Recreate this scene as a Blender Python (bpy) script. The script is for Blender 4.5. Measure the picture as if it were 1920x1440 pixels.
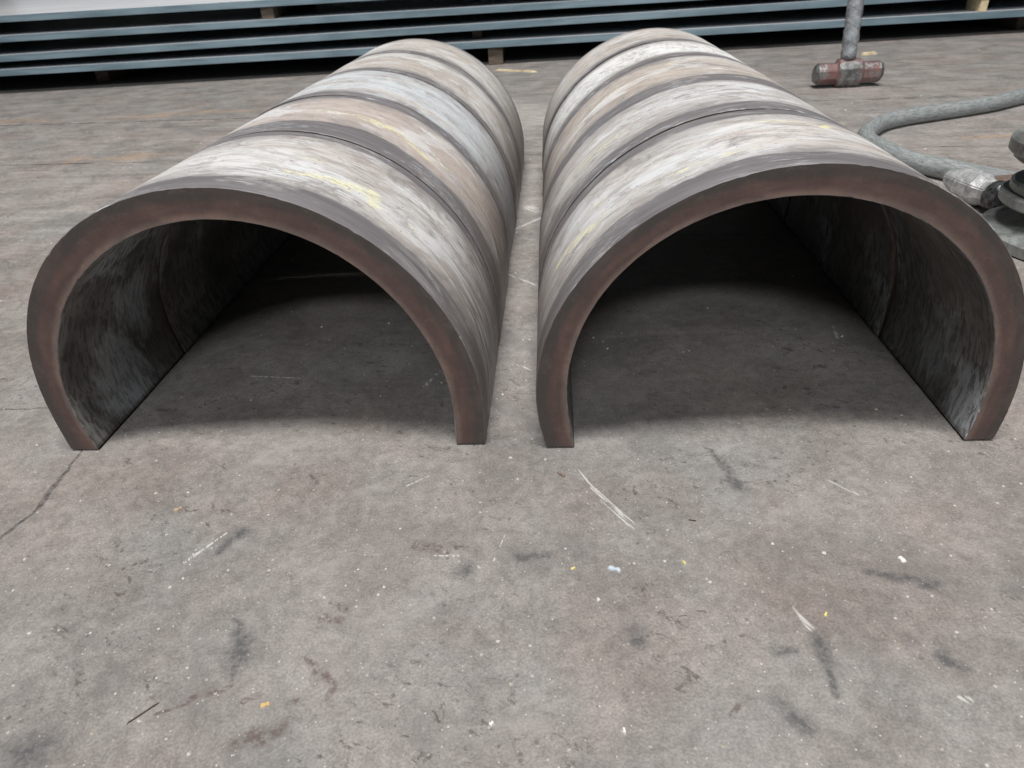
import bpy, bmesh, math, random
from math import sin, cos, pi, radians
from mathutils import Vector, Matrix
random.seed(7)
for o in list(bpy.data.objects): bpy.data.objects.remove(o)
sc = bpy.context.scene
col = sc.collection
S = 0.45                                   # camera height in metres; all layout is in units of it

# ------------------------------------------------------------------ camera
cam = bpy.data.objects.new('camera', bpy.data.cameras.new('camera')); col.objects.link(cam)
PI_, RO = 0.5702, -0.07088
fw = Vector((0, cos(PI_), -sin(PI_))); up0 = Vector((0, sin(PI_), cos(PI_))); rx = Vector((1, 0, 0))
right = rx*cos(RO) + up0*sin(RO); up = up0*cos(RO) - rx*sin(RO)
cam.matrix_world = Matrix(((right.x, up.x, -fw.x, 0), (right.y, up.y, -fw.y, 0), (right.z, up.z, -fw.z, S), (0, 0, 0, 1)))
cam.data.sensor_width = 36; cam.data.lens = 1278.55/1920*36
cam.data.clip_start = 0.01; cam.data.clip_end = 200
cam.data.dof.use_dof = True; cam.data.dof.focus_distance = 0.72; cam.data.dof.aperture_fstop = 15
sc.camera = cam
sc.render.resolution_x, sc.render.resolution_y = 1024, 768
# ------------------------------------------------------------------ light: dim hall air, roof light strips
w = bpy.data.worlds.new('World'); sc.world = w; w.use_nodes = True
bg = w.node_tree.nodes['Background']; bg.inputs[0].default_value = (0.80, 0.9, 1, 1); bg.inputs[1].default_value = 0.035
def strip(name, y, x, z, lx, ly, watt, colr=(1, 0.98, 0.955), aim=(0, 0.9, 0)):
    l = bpy.data.lights.new(name, 'AREA'); l.shape = 'RECTANGLE'; l.size = lx; l.size_y = ly; l.energy = watt; l.color = colr
    o = bpy.data.objects.new(name, l); col.objects.link(o); o.location = (x, y, z)
    d = Vector((x, aim[1], aim[2])) - Vector((x, y, z))
    o.rotation_euler = d.to_track_quat('-Z', 'Y').to_euler() if abs(d.y) > 1e-4 else (0, 0, 0)
    return o
strip('roof_light_overhead', -0.40, -0.1, 7, 3.4, 1.0, 590)
strip('roof_light_front', -5.5, -0.5, 7, 2.5, 0.7, 80)
strip('roof_light_front_far', -9.05, -0.9, 7, 2.6, 0.8, 430, (0.93, 0.97, 1))
strip('rear_gloss_fill', 17, -1, 1.3, 18, 1.8, 190, (0.92, 0.96, 1), aim=(0, 0, 1.0))  # unseen fill lamp added behind the stack for gloss on the plate tops
sc.view_settings.view_transform = 'Standard'; sc.view_settings.look = 'None'
sc.view_settings.exposure = 0.09; sc.view_settings.gamma = 1; sc.view_settings.use_curve_mapping = False

# ------------------------------------------------------------------ node helper
class NT:
    def __init__(s, name):
        s.m = bpy.data.materials.new(name); s.m.use_nodes = True; s.t = s.m.node_tree
        s.b = s.t.nodes['Principled BSDF']
        s.tc = None
    def n(s, ty, **k):
        x = s.t.nodes.new(ty)
        for a, b in k.items(): setattr(x, a, b)
        return x
    def put(s, sock, v):
        if isinstance(v, bpy.types.NodeSocket): s.t.links.new(v, sock)
        elif isinstance(v, (tuple, list)):
            sock.default_value = (*v, 1) if len(v) == 3 and sock.type == 'RGBA' else v
        else: sock.default_value = v
    def coord(s, which='Object'):
        if not s.tc: s.tc = s.n('ShaderNodeTexCoord')
        return s.tc.outputs[which]
    def map(s, v, scale=(1, 1, 1), rot=(0, 0, 0), loc=(0, 0, 0)):
        x = s.n('ShaderNodeMapping'); s.put(x.inputs[0], v)
        x.inputs['Location'].default_value = loc; x.inputs['Rotation'].default_value = rot; x.inputs['Scale'].default_value = scale
        return x.outputs[0]
    def rs(s, v, rot, scale, loc=(0, 0, 0)):
        return s.map(s.map(v, rot=(0, 0, rot)), scale=scale, loc=loc)
    def noise(s, v, scale=5, det=4, rough=0.55, dist=0.0, colr=False):
        x = s.n('ShaderNodeTexNoise'); s.put(x.inputs['Vector'], v)
        x.inputs['Scale'].default_value = scale; x.inputs['Detail'].default_value = det
        x.inputs['Roughness'].default_value = rough; x.inputs['Distortion'].default_value = dist
        return x.outputs['Color' if colr else 'Fac']
    def math(s, op, a, b=0.0, c=0.0, clamp=False):
        x = s.n('ShaderNodeMath', operation=op, use_clamp=clamp)
        s.put(x.inputs[0], a); s.put(x.inputs[1], b); s.put(x.inputs[2], c)
        return x.outputs[0]
    def vmath(s, op, a, b=(0, 0, 0)):
        x = s.n('ShaderNodeVectorMath', operation=op); s.put(x.inputs[0], a); s.put(x.inputs[1], b)
        return x.outputs['Value'] if op in ('LENGTH', 'DOT_PRODUCT', 'DISTANCE') else x.outputs[0]
    def rng(s, v, a, b, c=0.0, d=1.0, smooth=True):
        x = s.n('ShaderNodeMapRange', interpolation_type='SMOOTHSTEP' if smooth else 'LINEAR')
        s.put(x.inputs[0], v)
        for i, q in enumerate((a, b, c, d)): s.put(x.inputs[i+1], q)
        return x.outputs[0]
    def mix(s, f, a, b, mode='MIX'):
        x = s.n('ShaderNodeMix', data_type='RGBA', blend_type=mode)
        s.put(x.inputs[0], f); s.put(x.inputs[6], a); s.put(x.inputs[7], b)
        return x.outputs[2]
    def xyz(s, v):
        x = s.n('ShaderNodeSeparateXYZ'); s.put(x.inputs[0], v); return x.outputs
    def comb(s, a, b, c=0.0):
        x = s.n('ShaderNodeCombineXYZ'); s.put(x.inputs[0], a); s.put(x.inputs[1], b); s.put(x.inputs[2], c); return x.outputs[0]
    def mul(s, *a):
        r = a[0]
        for q in a[1:]: r = s.math('MULTIPLY', r, q)
        return r
    def inv(s, a): return s.math('SUBTRACT', 1.0, a)
    def bump(s, h, strength=0.3, dist=0.001, nrm=None):
        x = s.n('ShaderNodeBump'); x.inputs['Strength'].default_value = strength; x.inputs['Distance'].default_value = dist
        s.put(x.inputs['Height'], h)
        if nrm: s.t.links.new(nrm, x.inputs['Normal'])
        return x.outputs[0]
    def fin(s, c, rough=0.6, metal=0.0, nrm=None, spec=0.5):
        s.put(s.b.inputs['Base Color'], c); s.put(s.b.inputs['Roughness'], rough); s.put(s.b.inputs['Metallic'], metal)
        s.b.inputs['Specular IOR Level'].default_value = spec
        if nrm: s.t.links.new(nrm, s.b.inputs['Normal'])
        return s.m

def tag(o, label, cat, group=None, kind=None):
    if label: o['label'] = label
    if cat: o['category'] = cat
    if group: o['group'] = group
    if kind: o['kind'] = kind
    return o
def link(name, bm, mats, parent=None, smooth=None):
    me = bpy.data.meshes.new(name); bm.normal_update(); bm.to_mesh(me); bm.free()
    for m in (mats if isinstance(mats, (list, tuple)) else [mats]): me.materials.append(m)
    if smooth is not None:
        for p in me.polygons: p.use_smooth = smooth
    o = bpy.data.objects.new(name, me); col.objects.link(o); o.parent = parent
    return o
def empty(name, loc=(0, 0, 0), rot=(0, 0, 0)):
    o = bpy.data.objects.new(name, None); col.objects.link(o); o.location = loc; o.rotation_euler = rot
    o.empty_display_size = 0.05
    return o

# ------------------------------------------------------------------ floor
def floor_material():
    t = NT('concrete_floor')
    P = t.map(t.coord(), scale=(1/S, 1/S, 1/S))                       # units of camera height
    sep = t.xyz(P)
    G = bpy.data.node_groups.new('segment_distance', 'ShaderNodeTree')
    for nm, ty, io in (('P', 'NodeSocketVector', 'INPUT'), ('A', 'NodeSocketVector', 'INPUT'), ('D', 'NodeSocketVector', 'INPUT'), ('Dist', 'NodeSocketFloat', 'OUTPUT'), ('T', 'NodeSocketFloat', 'OUTPUT')):
        G.interface.new_socket(nm, in_out=io, socket_type=ty)
    gi = G.nodes.new('NodeGroupInput'); go = G.nodes.new('NodeGroupOutput')
    def gv(op, a, b=None, s=None):
        x = G.nodes.new('ShaderNodeVectorMath'); x.operation = op; G.links.new(a, x.inputs[0])
        if b: G.links.new(b, x.inputs[1])
        if s: G.links.new(s, x.inputs['Scale'])
        return x.outputs['Value'] if op in ('DOT_PRODUCT', 'LENGTH') else x.outputs[0]
    pa = gv('SUBTRACT', gi.outputs[0], gi.outputs[1]); d1 = gv('DOT_PRODUCT', pa, gi.outputs[2]); d2 = gv('DOT_PRODUCT', gi.outputs[2], gi.outputs[2])
    dv = G.nodes.new('ShaderNodeMath'); dv.operation = 'DIVIDE'; dv.use_clamp = True; G.links.new(d1, dv.inputs[0]); G.links.new(d2, dv.inputs[1])
    G.links.new(gv('LENGTH', gv('SUBTRACT', pa, gv('SCALE', gi.outputs[2], s=dv.outputs[0]))), go.inputs[0]); G.links.new(dv.outputs[0], go.inputs[1])
    flat = t.vmath('MULTIPLY', P, (1, 1, 0))
    wob = t.vmath('SUBTRACT', t.noise(flat, 9, 4, 0.6, colr=True), (0.5, 0.5, 0.5))
    wx = t.n('ShaderNodeVectorMath', operation='MULTIPLY_ADD'); t.put(wx.inputs[0], wob); wx.inputs[1].default_value = (0.05, 0.05, 0); t.put(wx.inputs[2], flat)
    flatw = wx.outputs[0]
    def seg(a, b, w0, w1=None, warp=True, soft=1.0):
        g = t.n('ShaderNodeGroup'); g.node_tree = G; t.put(g.inputs[0], flatw if warp else flat)
        g.inputs[1].default_value = (*a, 0); g.inputs[2].default_value = (b[0]-a[0], b[1]-a[1], 0)
        wd = w0 if w1 is None else t.rng(g.outputs[1], 0, 1, w0, w1, False)
        r = t.math('DIVIDE', g.outputs[0], wd)
        return t.rng(r, 1+soft*0.6, 1-soft*0.6 if soft < 1.6 else 0, 0, 1)
    def total(ms):
        r = ms[0]
        for q in ms[1:]: r = t.math('MAXIMUM', r, q)
        return r
    # streaks: run with the boards in the distance, mottled nearby
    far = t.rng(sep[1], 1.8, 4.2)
    bd = t.map(flat, rot=(0, 0, 0.18), scale=(1, 1, 1))
    st1 = t.noise(t.map(bd, scale=(1.1, 11, 1)), 1.4, 7, 0.62, 0.3)
    st2 = t.noise(t.map(bd, scale=(2.0, 30, 1), loc=(3, 1, 0)), 2.2, 5, 0.6)
    big = t.noise(flat, 1.1, 4, 0.55, 0.2)
    med = t.noise(flat, 4.5, 8, 0.68, 0.35)
    fine = t.noise(flat, 38, 6, 0.72, 0.3)
    grit = t.noise(flat, 210, 2, 0.6)
    c = t.mix(t.rng(med, 0.33, 0.66), (0.212, 0.192, 0.180), (0.280, 0.256, 0.240))
    c = t.mix(t.rng(big, 0.35, 0.7), c, t.mix(1.0, c, (0.90, 0.92, 0.93), 'MULTIPLY'))
    warm = t.noise(t.map(flat, loc=(7, 2, 0)), 2.3, 5, 0.6)
    c = t.mix(t.mul(t.rng(warm, 0.45, 0.7), 0.3), c, t.mix(1.0, c, (1.14, 0.94, 0.84), 'MULTIPLY'))
    cool = t.noise(t.map(flat, loc=(1, 9, 0)), 2.0, 5, 0.6)
    c = t.mix(t.mul(t.rng(cool, 0.5, 0.7), 0.5), c, t.mix(1.0, c, (0.86, 0.95, 0.98), 'MULTIPLY'))
    stv = t.rng(st1, 0.3, 0.7, 0.93, 1.20)
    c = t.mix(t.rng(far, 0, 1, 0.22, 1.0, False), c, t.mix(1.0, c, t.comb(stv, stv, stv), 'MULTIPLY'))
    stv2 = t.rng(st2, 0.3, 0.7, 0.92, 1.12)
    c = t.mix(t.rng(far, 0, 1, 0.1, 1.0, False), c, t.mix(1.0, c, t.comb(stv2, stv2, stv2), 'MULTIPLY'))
    fv = t.rng(fine, 0.3, 0.7, 0.84, 1.15)
    c = t.mix(1.0, c, t.comb(fv, fv, fv), 'MULTIPLY')
    gv2 = t.rng(grit, 0.3, 0.7, 0.84, 1.15)
    c = t.mix(1.0, c, t.comb(gv2, gv2, gv2), 'MULTIPLY')
    far_lift = t.rng(sep[1], 1.6, 4.0, 1.0, 1.22)                          # far floor painted paler to make up for lamp falloff
    c = t.mix(1.0, c, t.comb(far_lift, far_lift, far_lift), 'MULTIPLY')
    smg = t.noise(t.rs(flat, 0.95, (1, 2.6, 1), (2, 8, 0)), 2.6, 6, 0.6, 0.5)
    c = t.mix(t.mul(t.rng(smg, 0.54, 0.68), 0.38), c, (0.15, 0.142, 0.138))
    smg2 = t.noise(t.rs(flat, -0.4, (1, 2.2, 1), (6, 1, 0)), 3.4, 6, 0.6, 0.5)
    c = t.mix(t.mul(t.rng(smg2, 0.56, 0.70), 0.35), c, (0.37, 0.345, 0.325))
    # dark dirt: small pits gathered in patches, and greasy blots
    patch = t.noise(t.map(flat, loc=(4, 4, 0)), 3.0, 4, 0.6)
    pit = t.noise(t.rs(flat, 0.5, (1, 1.8, 1)), 24, 6, 0.78, 0.6)
    pm = t.mul(t.rng(pit, 0.56, 0.66), t.rng(patch, 0.47, 0.60))
    c = t.mix(t.mul(pm, 0.8), c, (0.085, 0.07, 0.066))
    blot = t.noise(t.map(flat, loc=(11, 3, 0)), 6.0, 7, 0.7, 0.4)
    bm_ = t.rng(blot, 0.64, 0.74)
    c = t.mix(t.mul(bm_, 0.5), c, (0.10, 0.088, 0.085))
    # hairline scratches and small cracks
    hair = t.noise(t.rs(flat, 0.9, (1, 4, 1)), 7.5, 5, 0.6, 1.4)
    hl = t.rng(t.math('ABSOLUTE', t.math('SUBTRACT', hair, 0.5)), 0.005, 0.001)
    c = t.mix(t.mul(hl, t.rng(warm, 0.48, 0.58), 0.6), c, (0.09, 0.075, 0.07))
    hair2 = t.noise(t.rs(flat, -0.6, (1, 7, 1), (5, 0, 0)), 5.5, 4, 0.6, 0.8)
    hl2 = t.rng(t.math('ABSOLUTE', t.math('SUBTRACT', hair2, 0.5)), 0.004, 0.0)
    c = t.mix(t.mul(hl2, t.rng(cool, 0.50, 0.65), 0.4), c, (0.52, 0.50, 0.48))
    # pale grit ground into the surface
    for sc_, rad, pick in ((24, 0.08, 0.92), (70, 0.12, 0.90)):
        v = t.n('ShaderNodeTexVoronoi', voronoi_dimensions='2D'); t.put(v.inputs['Vector'], flat); v.inputs['Scale'].default_value = sc_
        rnd = t.xyz(v.outputs['Color'])
        dots = t.mul(t.rng(v.outputs['Distance'], rad, rad*0.5), t.math('GREATER_THAN', rnd[0], pick))
        c = t.mix(t.mul(dots, t.rng(rnd[1], 0, 1, 0.3, 0.9, False)), c, (0.58, 0.56, 0.52))
    v = t.n('ShaderNodeTexVoronoi', voronoi_dimensions='2D'); t.put(v.inputs['Vector'], t.map(flat, loc=(2, 2, 0))); v.inputs['Scale'].default_value = 40
    rnd = t.xyz(v.outputs['Color'])
    c = t.mix(t.mul(t.rng(v.outputs['Distance'], 0.2, 0.1), t.math('GREATER_THAN', rnd[0], 0.93), t.rng(patch, 0.4, 0.6), 0.6), c, (0.09, 0.075, 0.07))
    # board seams in the distance, along y + .2 x = const
    sm = t.math('ADD', t.math('ADD', sep[1], t.mul(sep[0], 0.2)), t.mul(t.math('SUBTRACT', t.noise(flat, 3, 3), 0.5), 0.03))
    rag = t.rng(t.noise(t.map(flat, scale=(1, 0.3, 1)), 5, 3, 0.7), 0.40, 0.6, 0.15, 1.0)
    for cc, k, wd in ((5.25, 0.8, 0.022), (3.98, 0.8, 0.016), (2.71, 0.35, 0.012), (6.52, 0.5, 0.025)):
        m = t.rng(t.math('ABSOLUTE', t.math('SUBTRACT', sm, cc)), wd, wd*0.3)
        c = t.mix(t.mul(m, rag, k), c, (0.07, 0.055, 0.045))
    # marks that stand where the photo has them
    brk = t.rng(t.noise(flat, 60, 5, 0.75), 0.42, 0.58)
    brk2 = t.rng(t.noise(t.rs(flat, 1.07, (0.8, 12, 1)), 11, 5, 0.7), 0.44, 0.54)
    crack = total([seg((-1.09, 1.40), (-1.085, 1.32), .003), seg((-1.085, 1.32), (-1.087, 1.24), .004, .009), seg((-1.087, 1.24), (-1.092, 1.17), .009, .004), seg((-1.092, 1.17), (-1.13, 1.05), .004, .007),
                   seg((-1.45, 1.62), (-1.23, 1.60), .002)])
    c = t.mix(t.mul(crack, t.rng(brk, 0, 1, 0.5, 1.0), 0.85), c, (0.055, 0.05, 0.05))
    dark = total([seg((-.541, .83), (-.509, .79), .003, .014, soft=2), seg((-.509, .79), (-.503, .76), .014, .024, soft=2), seg((-.503, .76), (-.50, .715), .02, .002, soft=2),
                  seg((.18, .736), (.181, .738), .022, soft=1.2), seg((.474, .70), (.472, .61), .014, .005, soft=1.5), seg((.45, 1.22), (.469, 1.09), .006, .011, soft=2),
                  seg((.66, .66), (.675, .635), .012, .008, soft=1.5), seg((-.785, .604), (-.78, .603), .028, soft=2), seg((-.117, .911), (-.112, .911), .014, soft=2),
                  seg((-.02, .93), (.05, .93), .006, soft=2), seg((.37, .60), (.40, .56), .012, soft=2), seg((-.62, 1.0), (-.585, 1.06), .006, .012, soft=2),
                  seg((.62, .84), (.72, .80), .006, .012, soft=2), seg((.43, .69), (.40, .685), .006, soft=2)])
    c = t.mix(t.mul(dark, t.rng(brk, 0, 1, 0.5, 1.0), 0.85), c, (0.075, 0.075, 0.078))
    red = total([seg((-.39, .735), (-.355, .71), .004, .009), seg((-.355, .71), (-.322, .681), .009, .006), seg((-.322, .681), (-.33, .66), .006), seg((-.50, .70), (-.56, .675), .005), seg((-.47, .665), (-.45, .672), .007),
                 seg((-.40, .655), (-.385, .668), .006), seg((-.36, .86), (-.33, .84), .008), seg((-.37, .82), (-.33, .815), .008), seg((-.21, .98), (-.16, .96), .012), seg((-.60, .655), (-.56, .668), .003),
                 seg((-.46, .60), (-.44, .612), .012), seg((.30, .585), (.31, .60), .006), seg((-.43, .60), (-.40, .62), .01)])
    c = t.mix(t.mul(red, t.rng(brk, 0, 1, 0.15, 1.0), 0.7), c, (0.095, 0.062, 0.055))
    chalk = total([seg((.135, 1.185), (.165, 1.105), .001, .003, False), seg((.155, 1.12), (.225, 1.0), .0035, .0035, False), seg((.165, 1.115), (.237, .985), .002, .0025, False), seg((.17, 1.08), (.222, .99), .001, .003, False),
                   seg((.463, .775), (.474, .730), .002, .006, False), seg((-.241, 1.578), (-.20, 1.655), .006, .003, False), seg((-.225, 1.64), (-.17, 1.64), .004, .002, False),
                   seg((.958, 1.75), (.94, 1.68), .004, .004, False), seg((-.75, 1.70), (-.60, 1.67), .003, .002, False), seg((.14, 3.02), (.165, 2.96), .03, .01, False),
                   seg((.05, 2.75), (.2, 2.9), .006, .008, False), seg((.01, 2.3), (.14, 2.15), .004, .006, False), seg((.02, 1.66), (.06, 1.62), .003, .002, False),
                   seg((-.62, 1.06), (-.68, .985), .002, .004, False), seg((-.06, .93), (-.035, 1.0), .0015, .001, False), seg((.70, 1.04), (.66, 1.09), .003, .001, False),
                   seg((-.13, .95), (-.18, .955), .003, .001, False), seg((1.0, .60), (.98, .59), .006, .003, False), seg((.655, .585), (.645, .59), .006, .003, False),
                   seg((-.25, 1.17), (-.20, 1.20), .002, .001, False)])
    c = t.mix(t.mul(chalk, brk2, 0.65), c, (0.66, 0.65, 0.62))
    pale = t.mul(seg((.12, 5.2), (.33, 4.9), .25, soft=2), t.rng(st2, 0.42, 0.6))
    c = t.mix(t.mul(pale, 0.8), c, (0.62, 0.60, 0.56))
    rust = total([seg((-3.1, 6.02), (-2.6, 6.02), .05, .09, soft=2), seg((-2.55, 6.06), (-1.7, 5.93), .07, .05, soft=2), seg((-4.15, 6.25), (-3.68, 6.17), .08, soft=2), seg((-2.70, 4.60), (-2.15, 4.60), .07, soft=2), seg((2.5, 3.66), (2.75, 3.62), .03, soft=2)])
    c = t.mix(t.mul(rust, t.mul(t.rng(st2, 0.42, 0.60, 0.1, 1), t.rng(med, 0.38, 0.58)), 0.9), c, (0.47, 0.30, 0.17))
    hgt = t.math('ADD', t.math('ADD', t.mul(fine, 0.5), t.mul(grit, 0.25)), t.math('SUBTRACT', t.mul(med, 0.8), t.math('ADD', t.mul(pm, 0.35), t.mul(crack, 1.0))))
    nrm = t.bump(hgt, 0.5, 0.0022)
    rough = t.rng(t.math('ADD', t.mul(med, 0.6), t.mul(fine, 0.4)), 0.35, 0.7, 0.42, 0.72)
    return t.fin(c, rough, 0, nrm, 0.4)
bm = bmesh.new()
vs = [bm.verts.new((x, y, 0)) for x, y in ((-60, -15), (60, -15), (60, 90), (-60, 90))]; bm.faces.new(vs)
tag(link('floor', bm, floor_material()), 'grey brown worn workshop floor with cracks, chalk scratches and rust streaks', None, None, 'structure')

# ------------------------------------------------------------------ bent plate sections
ROWS = {
 'L': dict(p=(-0.6000072, 1.3461654), yaw=0.0911672, R=0.5288853, t=0.0689804, zc=0.1149471, a=(0.381778, 0.0100406), L=2.4558,
   o=[-0.15998328615108434, 0.06354942436938112, 0.14657945252033278, -0.08223351226149027, -0.003319334082638441, 0.026600680489171885, -0.008996289893297886, -0.0010843668117854442],
   i=[-0.15148774685517635, -0.06861632799340497, 0.22496980056007512, 0.08058984199177885, -0.09045025464503424, -0.024023483317713017, 0.007048000574897676, 0.0011311616928299686]),
 'R': dict(p=(0.5656814, 1.2242513), yaw=0.08657303, R=0.5142824, t=0.0618021, zc=0.1274482, a=(0.50951, 0.2855294), L=2.3443,
   o=[-0.14714955145901806, 0.040189473431031936, 0.29295923494900533, -0.06210888290971959, -0.16205010028931405, 0.03024090191738806, 0.021887918805525944, -0.0031325790466691064],
   i=[-0.03888830014545163, 0.12825809956819634, 0.05488500865800029, -0.15351129336253863, -0.0043187426627153, 0.04082954035648433, -0.006249604200168002, -0.0006651962711794126])}
def outline(row, which, n=150):
    q = ROWS[row]; r = q['R'] if which == 'o' else q['R']-q['t']; co = q[which]
    def pt(tau):
        tc = max(-1.83, min(1.83, tau))/2
        d = 0.0
        for k in co: d = d*tc + k
        sg = 1 if tau > 0 else -1; a = q['a'][1 if tau > 0 else 0]; at = abs(tau)
        if at <= pi/2 + a: return (sin(tau)*(r+d), q['zc']+cos(tau)*(r+d), sin(tau), cos(tau))
        l = (at-pi/2-a)*q['R']; x = cos(a)*(r+d) - sin(a)*l; z = -sin(a)*(r+d) - cos(a)*l
        return (sg*x, q['zc']+z, sg*cos(a), -sin(a))
    ends = []
    for sg in (-1, 1):
        lo, hi = 1.3, 2.3
        for _ in range(50):
            m = (lo+hi)/2
            if pt(sg*m)[1] > 0.006: lo = m
            else: hi = m
        ends.append(sg*lo)
    return [(*pt(ends[0]+(ends[1]-ends[0])*k/(n-1)), (ends[0]+(ends[1]-ends[0])*k/(n-1))*r) for k in range(n)]

def outer_material(seed, L, wf, wb, tone, yellow=(), chalky=False, streak=1.0, bluish=0.0, peach=0.3):
    """mill scale bands at both rims, rolled and scuffed plate between; UV: u along the bend, v along the row (units of S)"""
    t = NT('scuffed_plate')
    uv = t.n('ShaderNodeUVMap', uv_map='UVMap').outputs[0]; s = t.xyz(uv); U, V = s[0], s[1]
    off = (seed*3.7, seed*1.3, 0)
    o = lambda su, sv, dx=0.0: t.map(uv, scale=(su, sv, 1), loc=(off[0]+dx, off[1]+dx*2, 0), rot=(0, 0, 0.0))
    # slight skew so that the roll marks are not perfectly round
    sk = t.comb(U, t.math('ADD', V, t.mul(U, 0.035)))
    k = lambda su, sv, dx=0.0: t.map(sk, scale=(su, sv, 1), loc=(off[0]+dx, off[1]+dx*2, 0))
    wig = t.mul(t.math('SUBTRACT', t.noise(o(1, 1), 3.4, 7, 0.6), 0.5), 0.085)
    wig2 = t.mul(t.math('SUBTRACT', t.noise(o(1, 1, 9), 2.1, 5, 0.6), 0.5), 0.07)
    df = t.math('SUBTRACT', t.math('ADD', V, wig), wf)
    db = t.math('SUBTRACT', t.math('SUBTRACT', L-wb, V), wig2)
    edge = t.math('MINIMUM', df, db)                          # negative in the bands
    fray = t.mul(t.math('SUBTRACT', t.noise(k(6, 60), 3, 5, 0.7), 0.5), 0.03)
    band = t.rng(t.math('ADD', edge, fray), 0.006, -0.004)
    halo = t.rng(t.math('ADD', edge, fray), 0.085, 0.0)
    s1 = t.noise(k(2.4, 16), 1.6, 8, 0.70, 0.5)
    s2 = t.noise(k(8, 95, 3), 1.5, 7, 0.75, 0.4)
    s3 = t.noise(k(2.4, 4.0, 6), 1.6, 8, 0.62, 0.8)
    s4 = t.noise(k(16, 150, 5), 1.4, 4, 0.65, 0.3)
    white = (0.70, 0.705, 0.71); brown = t.mix(1.0, tone, (0.66, 0.60, 0.57), 'MULTIPLY')
    c = t.mix(t.rng(s1, 0.40, 0.56), t.mix(1.0, tone, (0.80, 0.775, 0.76), 'MULTIPLY'), tone)
    c = t.mix(t.mul(t.rng(s3, 0.49, 0.56), 0.75), c, white)
    pn = t.noise(k(1.5, 5, 12), 1.4, 7, 0.66, 0.6)
    c = t.mix(t.mul(t.rng(pn, 0.46, 0.58), peach*0.8), c, (0.52, 0.44, 0.385))
    if bluish: c = t.mix(t.mul(t.rng(t.noise(k(1.1, 4, 15), 1.3, 7, 0.66, 0.4), 0.42, 0.52), bluish), c, (0.57, 0.615, 0.65))
    area = t.noise(k(2.0, 6, 20), 1.8, 6, 0.62, 0.6)
    # thin brown wash and smudges of scale that stayed on
    sm_ = t.noise(k(3.2, 13, 31), 1.6, 8, 0.72, 0.7)
    c = t.mix(t.mul(t.rng(sm_, 0.52, 0.60), 0.60*streak), c, brown)
    sm2 = t.noise(k(4.0, 6.5, 37), 1.6, 8, 0.70, 1.0)
    c = t.mix(t.mul(t.rng(sm2, 0.54, 0.63), 0.6*streak), c, (0.22, 0.195, 0.19))
    # short dark roll scratches
    dk = t.mul(t.rng(s2, 0.51, 0.56), t.rng(area, 0.45, 0.55))
    c = t.mix(t.mul(dk, 0.52*streak), c, (0.17, 0.148, 0.14))
    dk2 = t.mul(t.rng(s4, 0.575, 0.62), t.rng(area, 0.40, 0.52))
    c = t.mix(t.mul(dk2, 0.5*streak), c, (0.12, 0.105, 0.10))
    # bright scraped lines
    br = t.mul(t.rng(t.noise(k(11, 120, 8), 1.5, 5, 0.7), 0.55, 0.60), t.rng(t.noise(k(2, 5, 44), 2, 4), 0.45, 0.55))
    c = t.mix(t.mul(br, 0.5), c, (0.78, 0.78, 0.77))
    # stray pock marks
    pk = t.n('ShaderNodeTexVoronoi', voronoi_dimensions='2D'); t.put(pk.inputs['Vector'], t.map(uv, loc=(seed, seed, 0))); pk.inputs['Scale'].default_value = 42
    pr_ = t.xyz(pk.outputs['Color'])
    c = t.mix(t.mul(t.rng(pk.outputs['Distance'], 0.13, 0.05), t.math('GREATER_THAN', pr_[0], 0.88), 0.8), c, t.mix(t.math('GREATER_THAN', pr_[1], 0.5), (0.10, 0.09, 0.09), (0.8, 0.8, 0.79)))
    if chalky:
        fl = t.noise(t.rs(uv, 0.35, (1, 1.5, 1)), 17, 7, 0.72, 1.0)
        fb = t.mul(t.rng(edge, 0.02, 0.035), t.rng(fl, 0.40, 0.45))
        c = t.mix(t.mul(fb, 0.95), c, (0.80, 0.80, 0.79))
        sq = t.noise(t.rs(uv, 0.5, (1, 2.5, 1)), 13, 4, 0.6, 1.6)
        ql = t.mul(t.rng(t.math('ABSOLUTE', t.math('SUBTRACT', sq, 0.5)), 0.03, 0.01), t.rng(t.noise(uv, 4, 3), 0.42, 0.5), t.rng(edge, 0.02, 0.035))
        c = t.mix(t.mul(ql, 0.8), c, (0.16, 0.15, 0.145))
    # rim bands: bare blue grey scale with a few scraped flecks
    bc = t.mix(t.rng(t.noise(k(2, 22, 2), 2, 5, 0.6), 0.3, 0.7), (0.122, 0.113, 0.118), (0.180, 0.168, 0.175))
    flk = t.mul(t.rng(t.noise(k(10, 70, 7), 2, 5, 0.75), 0.52, 0.60), t.rng(t.noise(k(2.5, 5, 19), 1.8, 3), 0.50, 0.60))
    bc = t.mix(t.mul(flk, 0.8), bc, (0.50, 0.52, 0.55))
    c = t.mix(t.mul(halo, t.rng(sm2, 0.36, 0.62, 0.15, 0.75)), c, (0.25, 0.228, 0.22))
    fd = t.rng(t.noise(k(2.2, 7, 52), 1.7, 7, 0.7, 0.5), 0.36, 0.47, 0.60, 0.97)
    c = t.mix(t.math('MULTIPLY', band, fd), c, bc)
    # lower flanks stay dirtier: brown drawn out scrapes of scale near the floor
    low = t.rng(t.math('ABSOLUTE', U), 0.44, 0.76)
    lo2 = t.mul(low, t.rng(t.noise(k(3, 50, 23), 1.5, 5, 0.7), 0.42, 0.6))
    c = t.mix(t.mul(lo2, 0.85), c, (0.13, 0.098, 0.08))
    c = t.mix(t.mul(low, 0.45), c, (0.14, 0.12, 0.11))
    # hairline dings
    hn = t.noise(t.map(uv, scale=(1, 1, 1), loc=(seed*2.1, 3, 0)), 11, 4, 0.6, 1.8)
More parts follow.
